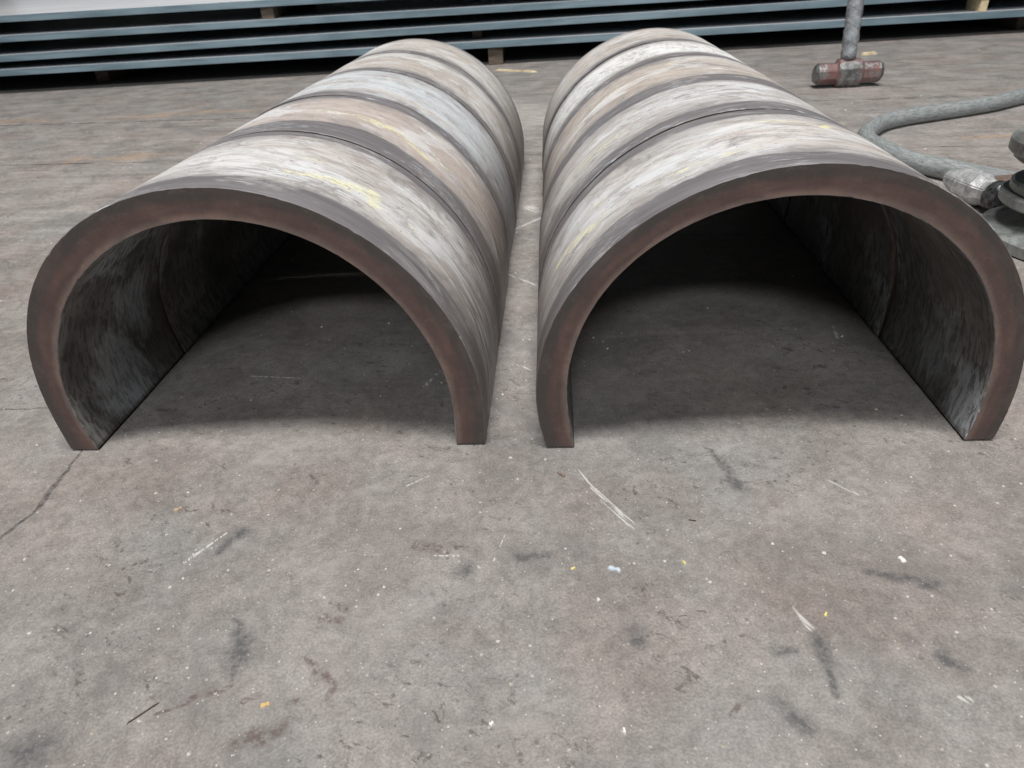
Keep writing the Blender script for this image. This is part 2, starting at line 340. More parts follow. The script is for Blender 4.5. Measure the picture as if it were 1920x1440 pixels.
    hl = t.mul(t.rng(t.math('ABSOLUTE', t.math('SUBTRACT', hn, 0.5)), 0.006, 0.0), t.rng(s3, 0.5, 0.62))
    c = t.mix(t.mul(hl, 0.45), c, (0.12, 0.10, 0.10))
    # yellow paint stick smears
    if yellow:
        yn = t.noise(t.map(uv, rot=(0, 0, 0.5), scale=(1, 3.2, 1), loc=(seed, 0, 0)), 30, 6, 0.7, 0.8)
        yn2 = t.noise(k(14, 110, 11), 1.6, 5, 0.75)
        wp = t.n('ShaderNodeVectorMath', operation='MULTIPLY_ADD'); t.put(wp.inputs[0], t.vmath('SUBTRACT', t.noise(uv, 12, 3, 0.6, colr=True), (.5, .5, .5)))
        wp.inputs[1].default_value = (0.05, 0.05, 0); t.put(wp.inputs[2], uv)
        tot = None
        for (u0, v0, ru, rv, rot, amt) in yellow:
            # Mapping as TEXTURE: brings the ellipse to the unit circle
            mp = t.n('ShaderNodeMapping', vector_type='TEXTURE'); t.put(mp.inputs[0], wp.outputs[0])
            mp.inputs['Location'].default_value = (u0, v0, 0); mp.inputs['Rotation'].default_value = (0, 0, rot); mp.inputs['Scale'].default_value = (ru, rv, 1)
            d = t.vmath('LENGTH', t.vmath('MULTIPLY', mp.outputs[0], (1, 1, 0)))
            m = t.rng(d, 1.5, 0.2, 0, amt)
            tot = m if tot is None else t.math('MAXIMUM', tot, m)
        yy = t.rng(t.math('ADD', t.mul(yn, 0.5), t.mul(yn2, 0.5)), 0.36, 0.64, 0, 1, False)
        ym = t.mul(t.rng(t.math('ADD', tot, yy), 1.05, 1.13), t.rng(tot, 0.0, 0.12))
        c = t.mix(t.mul(ym, 0.75), c, (0.80, 0.76, 0.44))
    h = t.math('ADD', t.math('ADD', t.mul(s2, 0.4), t.mul(s4, 0.3)), t.math('ADD', t.mul(s1, 0.35), t.mul(t.noise(uv, 55, 3, 0.6), 0.2)))
    nrm = t.bump(h, 0.4, 0.0007)
    rough = t.math('ADD', t.rng(s2, 0.3, 0.7, 0.42, 0.60), t.mul(band, 0.02))
    return t.fin(c, rough, 0.0, nrm, 0.45)

def inner_material(sheens=()):
    t = NT('dark_scale')
    uv = t.n('ShaderNodeUVMap', uv_map='UVMap').outputs[0]
    P = t.coord()
    st = t.noise(t.map(uv, scale=(12, 45, 1)), 1.8, 6, 0.7, 0.5)
    bl = t.noise(P, 9, 6, 0.65, 0.5)
    c = t.mix(t.rng(bl, 0.35, 0.65), (0.13, 0.126, 0.12), (0.25, 0.245, 0.235))
    c = t.mix(t.mul(t.rng(st, 0.48, 0.56), 0.7), c, (0.055, 0.05, 0.048))
    pp = t.noise(t.map(P, loc=(3, 1, 2)), 5.2, 6, 0.65, 0.4)
    c = t.mix(t.mul(t.rng(pp, 0.50, 0.58), t.rng(st, 0.58, 0.46), 0.8), c, (0.42, 0.45, 0.48))
    for (u0, v0, ru, rv, am) in sheens:                    # sheen on the lit inner wall, painted as pale patches
        d = t.vmath('LENGTH', t.vmath('MULTIPLY', t.vmath('SUBTRACT', uv, (u0, v0, 0)), (1/ru, 1/rv, 0)))
        e = t.math('ADD', d, t.mul(t.math('SUBTRACT', t.noise(t.map(uv, scale=(1, 1.5, 1)), 7, 7, 0.7, 0.6), 0.5), 2.2))
        c = t.mix(t.mul(t.rng(e, 1.1, 0.45), t.rng(st, 0.60, 0.44, 0.45, 1), am), c, (0.52, 0.55, 0.58))
    tr = t.noise(t.map(P, loc=(1, 7, 4)), 6, 5, 0.6)
    c = t.mix(t.mul(t.rng(tr, 0.52, 0.64), 0.5), c, (0.19, 0.145, 0.115))
    nrm = t.bump(t.math('ADD', t.mul(st, 0.6), t.mul(t.noise(P, 260, 3, 0.6), 0.4)), 0.5, 0.0008)
    return t.fin(c, t.rng(bl, 0.3, 0.7, 0.40, 0.60), 0.0, nrm, 0.5)

def cut_material():
    t = NT('flame_cut_face')
    uv = t.n('ShaderNodeUVMap', uv_map='UVMap').outputs[0]; s = t.xyz(uv)        # u along the bend, v: 10 + 0..1 inner to outer
    v = t.math('ADD', t.math('SUBTRACT', s[1], 10.0), t.mul(t.math('SUBTRACT', t.noise(t.map(uv, scale=(3, 0.3, 1)), 2, 4, 0.6), 0.5), 0.35))
    c = t.mix(t.rng(v, 0.02, 0.26), (0.185, 0.132, 0.114), (0.112, 0.070, 0.062))
    c = t.mix(t.rng(v, 0.52, 0.74), c, (0.080, 0.064, 0.058))
    mott = t.noise(t.map(uv, scale=(1, 0.22, 1)), 7, 6, 0.65, 0.5)
    c = t.mix(t.rng(mott, 0.38, 0.68), t.mix(1.0, c, (0.78, 0.80, 0.82), 'MULTIPLY'), t.mix(1.0, c, (1.15, 1.10, 1.06), 'MULTIPLY'))
    dr = t.noise(t.map(uv, scale=(60, 0.5, 1)), 2.2, 4, 0.6)                     # drag lines across the thickness
    dv = t.rng(dr, 0.3, 0.7, 0.95, 1.05)
    c = t.mix(1.0, c, t.comb(dv, dv, dv), 'MULTIPLY')
    nick = t.noise(t.map(uv, scale=(7, 1.2, 1), loc=(4, 0, 0)), 4, 4, 0.6)
    c = t.mix(t.mul(t.rng(nick, 0.72, 0.75), 0.6), c, (0.40, 0.34, 0.30))
    rub = t.noise(t.map(uv, scale=(5, 0.8, 1)), 4, 7, 0.72, 0.6)
    c = t.mix(t.mul(t.rng(rub, 0.54, 0.68), 0.22), c, (0.19, 0.145, 0.125))
    c = t.mix(t.mul(t.rng(rub, 0.46, 0.36), 0.25), c, (0.06, 0.048, 0.045))
    sp = t.noise(t.map(uv, scale=(60, 3, 1)), 6, 2, 0.5)
    c = t.mix(t.mul(t.rng(sp, 0.68, 0.76), 0.15), c, (0.42, 0.33, 0.27))
    nrm = t.bump(t.math('ADD', t.mul(dr, 0.7), t.mul(mott, 0.6)), 0.35, 0.0006)
    return t.fin(c, t.rng(mott, 0.3, 0.7, 0.45, 0.65), 0.0, nrm, 0.45)
IN_M, CUT_M = inner_material(), cut_material()
IN_L = inner_material(((-.72, .20, .16, .13, .8), (-.60, .34, .12, .08, .7)))
IN_R = inner_material(((.80, .06, .14, .07, .8), (.70, .22, .10, .10, .35)))

def section(row, s0, s1, label, mat, seed, du=0.0, dyaw=0.0, dz=0.0):
    q = ROWS[row]; rnd = random.Random(seed)
    OO, II = outline(row, 'o'), outline(row, 'i'); n = len(OO)
    L = s1-s0; NR = 16; ch = 0.0028
    rings = [(0.0, 1.0), (ch, 0.0)] + [(ch+(L-2*ch)*k/NR, 0.0) for k in range(1, NR)] + [(L-ch, 0.0), (L, 1.0)]
    nick = [[max(0.5, 0.6+0.12*rnd.gauss(0, 1)+(0.5 if rnd.random() < .02 else 0)) for _ in range(n)] for _ in range(2)]
    ph = rnd.uniform(0, 6)
    bm = bmesh.new(); uvl = bm.loops.layers.uv.new('UVMap')
    M = 4
    og, ig = [], []
    for (s, c) in rings:
        e = nick[0 if s < L/2 else 1]
        ro, ri = [], []
        for k in range(n):
            x, z, nx, nz, arc = OO[k]; wv = 0.0011*sin(5*arc+ph+3*s)*sin(9*s+ph)
            d = wv - c*ch*e[k]
            ro.append(bm.verts.new(((x+nx*d)*S, s*S, max(0.0, z+nz*d)*S)))
            x, z, nx, nz, arc = II[k]; d = wv + c*ch*e[k]
            ri.append(bm.verts.new(((x+nx*d)*S, s*S, max(0.0, z+nz*d)*S)))
        og.append(ro); ig.append(ri)
    fo, fi = [], []
    for a, (s, c) in enumerate(rings):
        s2 = min(max(s, 0.006), L-0.006); r1, r2 = {}, {}
        for k in (0, n-1):
            A, B = og[a][k].co, ig[a][k].co
            for d_, w_ in ((r1, 0.14), (r2, 0.86)):
                q_ = A.lerp(B, w_); d_[k] = bm.verts.new((q_.x, s2*S, 0))
        fo.append(r1); fi.append(r2)
    def f(vv, uu, mi, sm=True):
        fc = bm.faces.new(vv); fc.material_index = mi; fc.smooth = sm
        for l, c in zip(fc.loops, uu): l[uvl].uv = c
    for a in range(len(rings)-1):
        sa, sb = rings[a][0], rings[a+1][0]
        for k in range(n-1):
            ua, ub = OO[k][4], OO[k+1][4]
            f((og[a][k], og[a][k+1], og[a+1][k+1], og[a+1][k]), ((ua, sa), (ub, sa), (ub, sb), (ua, sb)), 0)
            ua, ub = II[k][4], II[k+1][4]
            f((ig[a][k+1], ig[a][k], ig[a+1][k], ig[a+1][k+1]), ((ub, sa), (ua, sa), (ua, sb), (ub, sb)), 1)
        for k, sg in ((0, 1), (n-1, -1)):                    # foot: weld land set back under a small bevel
            for A, B in ((og, fo), (fo, fi), (fi, ig)):
                vv = (A[a][k], A[a+1][k], B[a+1][k], B[a][k])
                f(vv if sg > 0 else vv[::-1], ((0, 10.6), (.01, 10.6), (.01, 10.9), (0, 10.9)), 2, False)
    for e, fl in ((0, 1), (len(rings)-1, -1)):
        s = rings[e][0]
        for k, sg in ((0, 1), (n-1, -1)):
            vv = (og[e][k], fo[e][k], fi[e][k], ig[e][k])
            f(vv if sg*fl < 0 else vv[::-1], ((0, 10.6), (.01, 10.6), (.01, 10.9), (0, 10.9)), 2, False)
        prev = og[e]; pv = 1.0
        for m in range(1, M+1):
            w_ = m/M
            cur = ig[e] if m == M else [bm.verts.new(og[e][k].co.lerp(ig[e][k].co, w_)) for k in range(n)]
            for k in range(n-1):
                ua, ub = OO[k][4], OO[k+1][4]
                vv = (prev[k], cur[k], cur[k+1], prev[k+1]); uu = ((ua, 10+pv), (ua, 11-w_), (ub, 11-w_), (ub, 10+pv))
                f(vv if fl > 0 else vv[::-1], uu if fl > 0 else uu[::-1], 2, False)
            prev = cur; pv = 1-w_
    me_o = link('bent_plate', bm, [mat, IN_L if (row == 'L' and s0 == 0) else IN_R if (row == 'R' and s0 == 0) else IN_M, CUT_M])
    yaw = -q['yaw']; ax = Vector((sin(q['yaw']), cos(q['yaw']), 0)); ux = Vector((cos(q['yaw']), -sin(q['yaw']), 0))
    me_o.location = (Vector((*q['p'], 0)) + ax*s0 + ux*du)*S + Vector((0, 0, dz*S))
    me_o.rotation_euler = (0, 0, yaw+dyaw)
    tag(me_o, label, 'bent plate', 'rolled half pipe plates standing in two rows')
    return me_o
gapL = 0.004
Y = lambda *a: a
deg = radians
rl, rr = ROWS['L']['R'], ROWS['R']['R']
bl = [0.0, 0.475, 0.958, 1.462, 1.955, 2.4558]
LT = [
 ('nearest arched plate of the left row, pale grey with thick yellow paint daubs', (0.567, 0.546, 0.530), 0.085, 0.045,
   [Y(.61*rl, .195, .07, .030, 1.9, .70), Y(.50*rl, .19, .08, .030, .5, .64), Y(.40*rl, .18, .12, .022, 0.3, .62), Y(.28*rl, .27, .14, .014, 0.1, .42), Y(.85*rl, .20, .08, .03, .2, .38)], dict(streak=1.0, peach=0.30, bluish=0.15)),
 ('second arched plate of the left row, tan with a long yellow scrawl', (0.514, 0.455, 0.423), 0.11, 0.042,
   [Y(.43*rl, .235, .10, .032, 0.15, .64), Y(.62*rl, .195, .13, .024, -0.35, .60), Y(.20*rl, .25, .16, .016, 0, .55), Y(.78*rl, .20, .07, .04, 0.6, .45), Y(-.6*rl, .22, .25, .012, 0, .6)], dict(streak=0.6, peach=0.8)),
 ('middle arched plate of the left row, bluish white back behind an open joint', (0.567, 0.556, 0.540), 0.055, 0.03, [], dict(streak=0.9, peach=0.45, bluish=0.85)),
 ('fourth arched plate of the left row, beige grey streaked back with faint yellow traces', (0.535, 0.503, 0.465), 0.055, 0.03,
   [Y(.10*rl, .33, .16, .03, 0, .42), Y(.85*rl, .12, .2, .012, 0, .45)], dict(streak=0.9, peach=0.6)),
 ('farthest arched plate of the left row, pale grey, nearest the plate stack', (0.567, 0.546, 0.508), 0.05, 0.03, [], dict(streak=0.8, peach=0.3)),
]
for k, (lab, tone, wf, wb, yel, kw) in enumerate(LT):
    section('L', bl[k]+[0, .008, .010, .003, .003][k], bl[k+1]-gapL*0.5, lab, outer_material(k+1.3, bl[k+1]-bl[k], wf, wb, tone, yel, **kw), k+1,
            du=[0, 0.001, -0.004, 0.001, 0][k], dyaw=[0, 0.000, -0.006, 0.003, 0][k])
br = [0.0, 0.477, 0.952, 1.425, 1.865, 2.3443]
RT = [
 ('nearest arched plate of the right row, pinkish grey with thin yellow scratches', (0.556, 0.524, 0.501), 0.085, 0.06,
   [Y(-.92*rr, .20, .16, .030, -0.3, .58), Y(-.78*rr, .29, .07, .018, 0.2, .5), Y(-.36*rr, .15, .17, .016, -0.1, .56), Y(.27*rr, .335, .035, .02, 0.9, .85), Y(.10*rr, .345, .14, .006, 0, .7)], dict(streak=0.9, peach=0.75, bluish=0.3)),
 ('second arched plate of the right row, grey with one long yellow line', (0.524, 0.494, 0.476), 0.075, 0.08,
   [Y(-.72*rr, .19, .17, .020, -0.2, .58), Y(-1.0*rr, .15, .12, .014, 0, .5), Y(-.4*rr, .2, .1, .01, 0, .4)], dict(streak=1.1, peach=0.35, bluish=0.2)),
 ('middle arched plate of the right row, peach beige with brown streaks', (0.535, 0.487, 0.439), 0.05, 0.045,
   [Y(-.62*rr, .26, .12, .045, -0.1, .5), Y(-.05*rr, .33, .16, .018, 0, .5), Y(-1.0*rr, .25, .14, .02, 0, .42)], dict(streak=1.2, peach=0.9)),
 ('fourth arched plate of the right row, back covered by flaking chalky white paint', (0.535, 0.514, 0.487), 0.04, 0.035, [], dict(streak=0.6, peach=0.3, chalky=True)),
 ('farthest arched plate of the right row, plain beige back beyond a dark open joint', (0.556, 0.524, 0.482), 0.04, 0.03,
   [Y(.2*rr, .1, .2, .02, 0, .15)], dict(streak=0.8, peach=0.5)),
]
for k, (lab, tone, wf, wb, yel, kw) in enumerate(RT):
    section('R', br[k]+[0, .008, .004, .004, .014][k], br[k+1]-gapL*0.5, lab, outer_material(k+11.9, br[k+1]-br[k], wf, wb, tone, yel, **kw), k+21,
            du=[0, -0.003, 0.002, 0, -0.006][k], dyaw=[0, 0.002, -0.002, 0.002, 0.004][k])

# ------------------------------------------------------------------ stack of thick steel plates behind
def steel_material():
    t = NT('blue_sheen_plate'); P = t.coord()
    n1 = t.noise(t.map(P, scale=(0.8, 6, 6)), 3, 6, 0.6); n2 = t.noise(t.map(P, scale=(3, 30, 30)), 5, 4, 0.6)
    c = t.mix(t.rng(n1, 0.35, 0.65), (0.14, 0.205, 0.245), (0.235, 0.32, 0.37))  # bluish reflected light mixed into the steel grey
    c = t.mix(t.mul(t.rng(n2, 0.56, 0.7), 0.45), c, (0.20, 0.21, 0.22))
    return t.fin(c, t.rng(n1, 0.3, 0.7, 0.28, 0.42), 0.1, t.bump(n2, 0.2, 0.001), 0.5)
STEEL = steel_material()
def glare_top_material():  # grazing glare on the smooth plate tops, painted as a pale colour
    t = NT('pale_glare_plate_top'); P = t.coord()
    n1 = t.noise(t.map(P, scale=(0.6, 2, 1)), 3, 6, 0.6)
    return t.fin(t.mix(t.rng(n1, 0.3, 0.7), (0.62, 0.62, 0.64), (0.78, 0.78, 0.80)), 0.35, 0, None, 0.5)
GLARE_TOP = glare_top_material()
def box(bm, x0, x1, y0, y1, z0, z1, bev=0.0):
    r = bmesh.ops.create_cube(bm, size=1.0)
    for v in r['verts']:
        v.co = Vector(((x0+x1)/2+v.co.x*(x1-x0), (y0+y1)/2+v.co.y*(y1-y0), (z0+z1)/2+v.co.z*(z1-z0)))
    if bev:
        es = list({e for v in r['verts'] for e in v.link_edges})
        bmesh.ops.bevel(bm, geom=es, offset=bev, segments=2, affect='EDGES')
ST_O = Vector((0.0, 7.482, 0))*S; ST_YAW = math.atan2(-0.423, 5.736)
st = lambda x, y, z: (ST_O.x + (x*cos(ST_YAW)-y*sin(ST_YAW))*S, ST_O.y + (x*sin(ST_YAW)+y*cos(ST_YAW))*S, z*S)
PLT = [('bottom steel plate of the dark stack, resting on timber blocks', 0.163, -0.003, 0.062, 0.0),
       ('second steel plate from the floor in the stack behind the arches', 0.322, 0.0025, 0.062, 0.0),
       ('third steel plate from the floor, long bare grey edge with stained end', 0.466, -0.004, 0.060, 0.0),
       ('topmost steel plate of the stack with glare painted pale on its upper face', 0.628, -0.0065, 0.060, 0.0)]
def plate_z(k, x): return PLT[k][1]+PLT[k][2]*x
for k, (lab, z0, sl, th, yo) in enumerate(PLT):
    bm = bmesh.new(); box(bm, -11*S, 11*S, 0, 7*S, 0, th*S, 0.0015)
    bm.normal_update()
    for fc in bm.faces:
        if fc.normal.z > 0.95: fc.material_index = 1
    o = link('steel_plate', bm, [STEEL, GLARE_TOP]); o.location = st(0, yo, z0); o.rotation_euler = (0, -math.atan(sl), ST_YAW)
    tag(o, lab, 'steel plate', 'thick steel plates stacked behind the arches')
def wood_material(name, a, b):
    t = NT(name); P = t.coord()
    g = t.noise(t.map(P, scale=(3, 3, 40)), 6, 5, 0.65, 0.6)
    g2 = t.noise(P, 40, 4, 0.6)
    c = t.mix(t.rng(g, 0.35, 0.65), a, b); c = t.mix(t.mul(t.rng(g2, 0.55, 0.7), 0.4), c, tuple(q*0.5 for q in a))
    return t.fin(c, 0.8, 0, t.bump(g, 0.4, 0.001), 0.3)
TIMBER = wood_material('grey_timber', (0.09, 0.07, 0.055), (0.16, 0.13, 0.10))
PALEW = wood_material('pale_wood', (0.55, 0.43, 0.26), (0.72, 0.62, 0.42))
blocks = [  # level, x, width, setback, label
 (0, 0.065, 0.145, 0.05, 'timber block on the floor under the plate stack, between the two rows of arches'),
 (0, -4.3, 0.15, 0.5, 'timber block on the floor under the left part of the plate stack'),
 (0, 5.3, 0.16, 0.30, 'timber block on the floor under the right end of the plate stack'),
 (1, -0.12, 0.10, 0.25, 'small timber spacer just above the bottom steel plate, between the arch rows'),
 (1, 4.70, 0.07, 0.02, 'pale timber spacer above the bottom steel plate, right of the hammer handle'),
 (1, -4.3, 0.12, 0.6, 'dark timber spacer above the bottom steel plate at the far left'),
 (2, -2.15, 0.14, 0.7, 'dark timber spacer between the second and third steel plates, left of the left row'),
 (2, 2.1, 0.14, 0.6, 'dark timber spacer between the second and third steel plates, right of the right row'),
 (3, -2.15, 0.125, 0.05, 'brown timber spacer under the topmost steel plate, above the left row'),
 (3, 2.1, 0.14, 0.6, 'dark timber spacer under the topmost steel plate at the right')]
for lv, x, wd, sb, lab in blocks:
    zb = 0 if lv == 0 else plate_z(lv-1, x)+PLT[lv-1][3]
    zt = plate_z(lv, x)
    bm = bmesh.new(); box(bm, -wd/2*S, wd/2*S, 0, (0.25 if 'pale' in lab else 1.5)*S, 0, (zt-zb)*S-0.0004, 0.002)
    o = link('timber_block', bm, PALEW if 'pale' in lab else TIMBER); o.location = st(x, sb, zb); o.rotation_euler = (0, 0, ST_YAW)
    tag(o, lab, 'timber block', 'timber blocks between the stacked plates')

# ------------------------------------------------------------------ sledge hammer standing on its head
def hammer_metal(name, red=True):
    t = NT(name); P = t.coord()
    n1 = t.noise(P, 55, 6, 0.7, 0.4); n2 = t.noise(P, 22, 5, 0.6, 0.3); n3 = t.noise(P, 300, 2)
    met = t.mix(t.rng(n1, 0.35, 0.65), ((0.13, 0.13, 0.13) if red else (0.36, 0.365, 0.37)), ((0.30, 0.31, 0.31) if red else (0.72, 0.73, 0.74)))
    if red:
        s = t.xyz(P)
        ax = t.math('ABSOLUTE', s[0])
        mk = t.mul(t.rng(t.math('ADD', ax, t.mul(t.math('SUBTRACT', n2, 0.5), 0.05)), 0.024, 0.031), t.rng(t.math('ADD', ax, t.mul(t.math('SUBTRACT', n1, 0.5), 0.03)), 0.096, 0.086))
        mk2 = t.rng(t.math('ADD', s[2], t.mul(t.math('SUBTRACT', n2, 0.5), 0.02)), 0.074, 0.078)
        mk = t.mul(t.math('MAXIMUM', mk, mk2), t.rng(n1, 0.60, 0.48))
        c = t.mix(mk, met, t.mix(t.rng(n2, 0.3, 0.7), (0.14, 0.068, 0.062), (0.23, 0.135, 0.125)))
        return t.fin(c, t.mix(mk, (0.42,)*3, (0.55,)*3), t.math('MULTIPLY', t.inv(mk), 0.7), t.bump(t.math('ADD', n1, n3), 0.4, 0.001))
    return t.fin(met, 0.55, 0.4, t.bump(t.math('ADD', n1, t.mul(n3, 0.4)), 0.4, 0.0012))
def prism_x(bm, stations, n=8, rot=pi/8, pw=None):
    """closed loft along x through n-gons: (x, half width y, half height z, zc)"""
    rings = []
    for (x, ry, rz, zc) in stations:
        rings.append([bm.verts.new((x, ry*cos(rot+2*pi*k/n)/cos(pi/n), zc+rz*sin(rot+2*pi*k/n)/cos(pi/n))) for k in range(n)])
    for a, b in zip(rings, rings[1:]):
        for k in range(n): bm.faces.new((a[k], a[(k+1) % n], b[(k+1) % n], b[k]))
    bm.faces.new(rings[0][::-1]); bm.faces.new(rings[-1])
    bmesh.ops.recalc_face_normals(bm, faces=bm.faces)
HX, HY = 2.555*S, 5.22*S
hm = empty('sledge_hammer', (HX, HY, 0), (0, 0, -0.11))
tag(hm, 'sledge hammer with red painted head standing upright, handle wrapped in grey tape', 'hammer')
bm = bmesh.new(); h2 = 0.232*S; cw = 0.078*S; zc = 0.092*S
prism_x(bm, [(-h2, .050*S, .052*S, zc), (-h2+.022*S, .066*S, .068*S, zc), (-cw-.014*S, .066*S, .066*S, zc), (-cw+.002*S, .080*S, .092*S, zc),
             (cw-.002*S, .080*S, .092*S, zc), (cw+.014*S, .066*S, .066*S, zc), (h2-.022*S, .066*S, .068*S, zc), (h2, .050*S, .052*S, zc)])
bmesh.ops.bevel(bm, geom=list(bm.edges), offset=0.0014, segments=2, affect='EDGES', clamp_overlap=True)
for v in bm.verts: v.co.z = max(0.0, v.co.z)
head = link('hammer_head', bm, hammer_metal('hammer_steel'), hm, True)
def shade_auto(o, ang=35):
    me = o.data
    bmx = bmesh.new(); bmx.from_mesh(me)
    for e in bmx.edges:
        if len(e.link_faces) == 2 and e.calc_face_angle(0) > radians(ang): e.smooth = False
    for f in bmx.faces: f.smooth = True
    bmx.to_mesh(me); bmx.free()
shade_auto(head)
def tape_material():
    t = NT('grey_tape'); P = t.coord(); s = t.xyz(P)
    n1 = t.noise(P, 30, 6, 0.7, 0.8); n2 = t.noise(t.map(P, scale=(1, 1, 0.6)), 70, 5, 0.65, 1.0)
    c = t.mix(t.rng(n1, 0.35, 0.65), (0.20, 0.215, 0.235), (0.42, 0.445, 0.47))
    sp = t.math('FRACT', t.math('ADD', t.mul(s[2], 22), t.math('ADD', t.mul(s[0], 12), t.mul(n1, 0.5))))
    lap = t.rng(sp, 0.0, 0.10, 1, 0)
    c = t.mix(t.mul(lap, 0.6), c, (0.07, 0.07, 0.08)); c = t.mix(t.mul(t.rng(n2, 0.58, 0.66), 0.6), c, (0.08, 0.08, 0.085))
    return t.fin(c, 0.42, 0.15, t.bump(t.math('ADD', t.math('ADD', n2, t.mul(sp, 0.9)), n1), 0.8, 0.003))
def lathe(bm, prof, n=40, ctr=(0, 0), wob=None):
    rings = []
    for j, (r, z) in enumerate(prof):
        rings.append([bm.verts.new((ctr[0]+(r+(wob(k/n*2*pi, z) if wob else 0))*cos(2*pi*k/n), ctr[1]+(r+(wob(k/n*2*pi, z) if wob else 0))*sin(2*pi*k/n), z)) for k in range(n)])
    for a, b in zip(rings, rings[1:]):
        for k in range(n): bm.faces.new((a[k], a[(k+1) % n], b[(k+1) % n], b[k]))
    bm.faces.new(rings[0][::-1]); bm.faces.new(rings[-1])
    bmesh.ops.recalc_face_normals(bm, faces=bm.faces)
def lean(bm, kx, ky, z0):
    for v in bm.verts:
        if v.co.z > z0: v.co.x += kx*(v.co.z-z0); v.co.y += ky*(v.co.z-z0)
bm = bmesh.new()
rs = random.Random(3)
pr = []; z = 0.185*S
while z < 1.75*S:
    pr.append((0.051*S*(1+rs.uniform(-.05, .05)), z)); z += rs.uniform(.010, .022)*S*1.4
lathe(bm, pr, 24, wob=lambda a, z: 0.0011*sin(3*a+z*190)+0.0008*sin(5*a-z*310)+0.0012*(1 if (z*22+a/6.28) % 1 < .15 else 0))
for v in bm.verts: v.co.x -= 0.015*S
lean(bm, -0.02, 0.10, 0.185*S)
link('handle', bm, tape_material(), hm, True)
bm = bmesh.new(); lathe(bm, [(.040*S, .150*S), (.040*S, .187*S), (.036*S, .195*S)], 20)
for v in bm.verts: v.co.x -= 0.015*S
link('handle_neck', bm, wood_material('dark_handle_wood', (.07, .05, .04), (.12, .09, .07)), hm, True)

# ------------------------------------------------------------------ air hose
def tube(bm, pts, rad, n=20, sub=14):
    P = [Vector(p) for p in pts]; C = []
    for i in range(len(P)-1):
        p0, p1, p2, p3 = P[max(0, i-1)], P[i], P[i+1], P[min(len(P)-1, i+2)]
        for k in range(sub):
            t = k/sub
            C.append(0.5*((2*p1)+(p2-p0)*t+(2*p0-5*p1+4*p2-p3)*t*t+(3*p1-p0-3*p2+p3)*t**3))
    C.append(P[-1]); rings = []; uvl = bm.loops.layers.uv.new('UVMap'); acc = [0]
    for i, c in enumerate(C):
        if i: acc.append(acc[-1]+(c-C[i-1]).length)
        d = (C[min(i+1, len(C)-1)]-C[max(i-1, 0)]).normalized()
        sd = d.cross(Vector((0, 0, 1))).normalized(); uu = sd.cross(d)
        rings.append([bm.verts.new(c + (sd*cos(2*pi*k/n)+uu*sin(2*pi*k/n))*rad) for k in range(n)])
    for i in range(len(rings)-1):
        for k in range(n):
            f = bm.faces.new((rings[i][k], rings[i][(k+1) % n], rings[i+1][(k+1) % n], rings[i+1][k])); f.smooth = True
            for l, (a, b) in zip(f.loops, ((acc[i], k), (acc[i], k+1), (acc[i+1], k+1), (acc[i+1], k))): l[uvl].uv = (a, b/n)
    bm.faces.new(rings[0][::-1]); bm.faces.new(rings[-1]); bmesh.ops.recalc_face_normals(bm, faces=bm.faces)
def hose_material():
    t = NT('dusty_rubber'); uv = t.n('ShaderNodeUVMap', uv_map='UVMap').outputs[0]; P = t.coord()
    n1 = t.noise(t.map(uv, scale=(14, 9, 1)), 3.2, 7, 0.72, 0.6); n2 = t.noise(P, 18, 5, 0.6)
    c = t.mix(t.rng(n1, 0.40, 0.60), (0.19, 0.205, 0.205), (0.31, 0.33, 0.332))
    c = t.mix(t.mul(t.rng(n2, 0.5, 0.65), t.rng(n1, .4, .6), 0.5), c, (0.36, 0.385, 0.39))
    rg = t.math('SINE', t.mul(t.xyz(uv)[0], 900))
    return t.fin(c, 0.6, 0, t.bump(t.math('ADD', n1, t.mul(rg, 0.2)), 0.4, 0.0012), 0.35)
HR = 0.045
hp = [(5.6, 5.45), (4.3, 4.80), (3.235, 4.322), (2.955, 4.188), (2.720, 4.113), (2.500, 4.052), (2.317, 3.997), (2.171, 3.918), (2.050, 3.797), (1.962, 3.673), (1.917, 3.545), (1.910, 3.393), (1.922, 3.189), (1.989, 3.042), (2.067, 2.894), (2.144, 2.764), (2.28, 2.62), (2.6, 2.45), (3.2, 2.4)]
bm = bmesh.new(); tube(bm, [(x*S, y*S, HR*S) for x, y in hp], HR*S)
tag(link('air_hose', bm, hose_material()), 'thick dusty grey rubber hose bent in a loop on the floor beside the right row', 'hose')

# ------------------------------------------------------------------ bright hammer head lying by the hose
H2 = empty('hand_hammer', (1.925*S, 2.69*S, 0), (0, 0, radians(-82)))
tag(H2, 'bare silver hammer head with dark round face lying between right row and hose', 'hammer')
SILV = hammer_metal('bare_hammer_steel', False)
bm = bmesh.new()
prism_x(bm, [(-.15*S, .020*S, .022*S, .065*S), (-.13*S, .030*S, .036*S, .065*S), (-.07*S, .045*S, .050*S, .065*S), (-.045*S, .060*S, .062*S, .065*S), (.045*S, .062*S, .062*S, .065*S), (.07*S, .048*S, .050*S, .065*S), (.10*S, .046*S, .048*S, .065*S)])
bmesh.ops.bevel(bm, geom=list(bm.edges), offset=0.0018, segments=2, affect='EDGES')
o = link('hammer_head', bm, SILV, H2, True); shade_auto(o, 14)
DK = hammer_metal('dark_hammer_face', False)
bm = bmesh.new(); prism_x(bm, [(.1005*S, .046*S, .046*S, .065*S), (.112*S, .058*S, .058*S, .065*S), (.150*S, .058*S, .058*S, .065*S), (.163*S, .048*S, .048*S, .065*S), (.170*S, .025*S, .025*S, .065*S)], 24, 0)
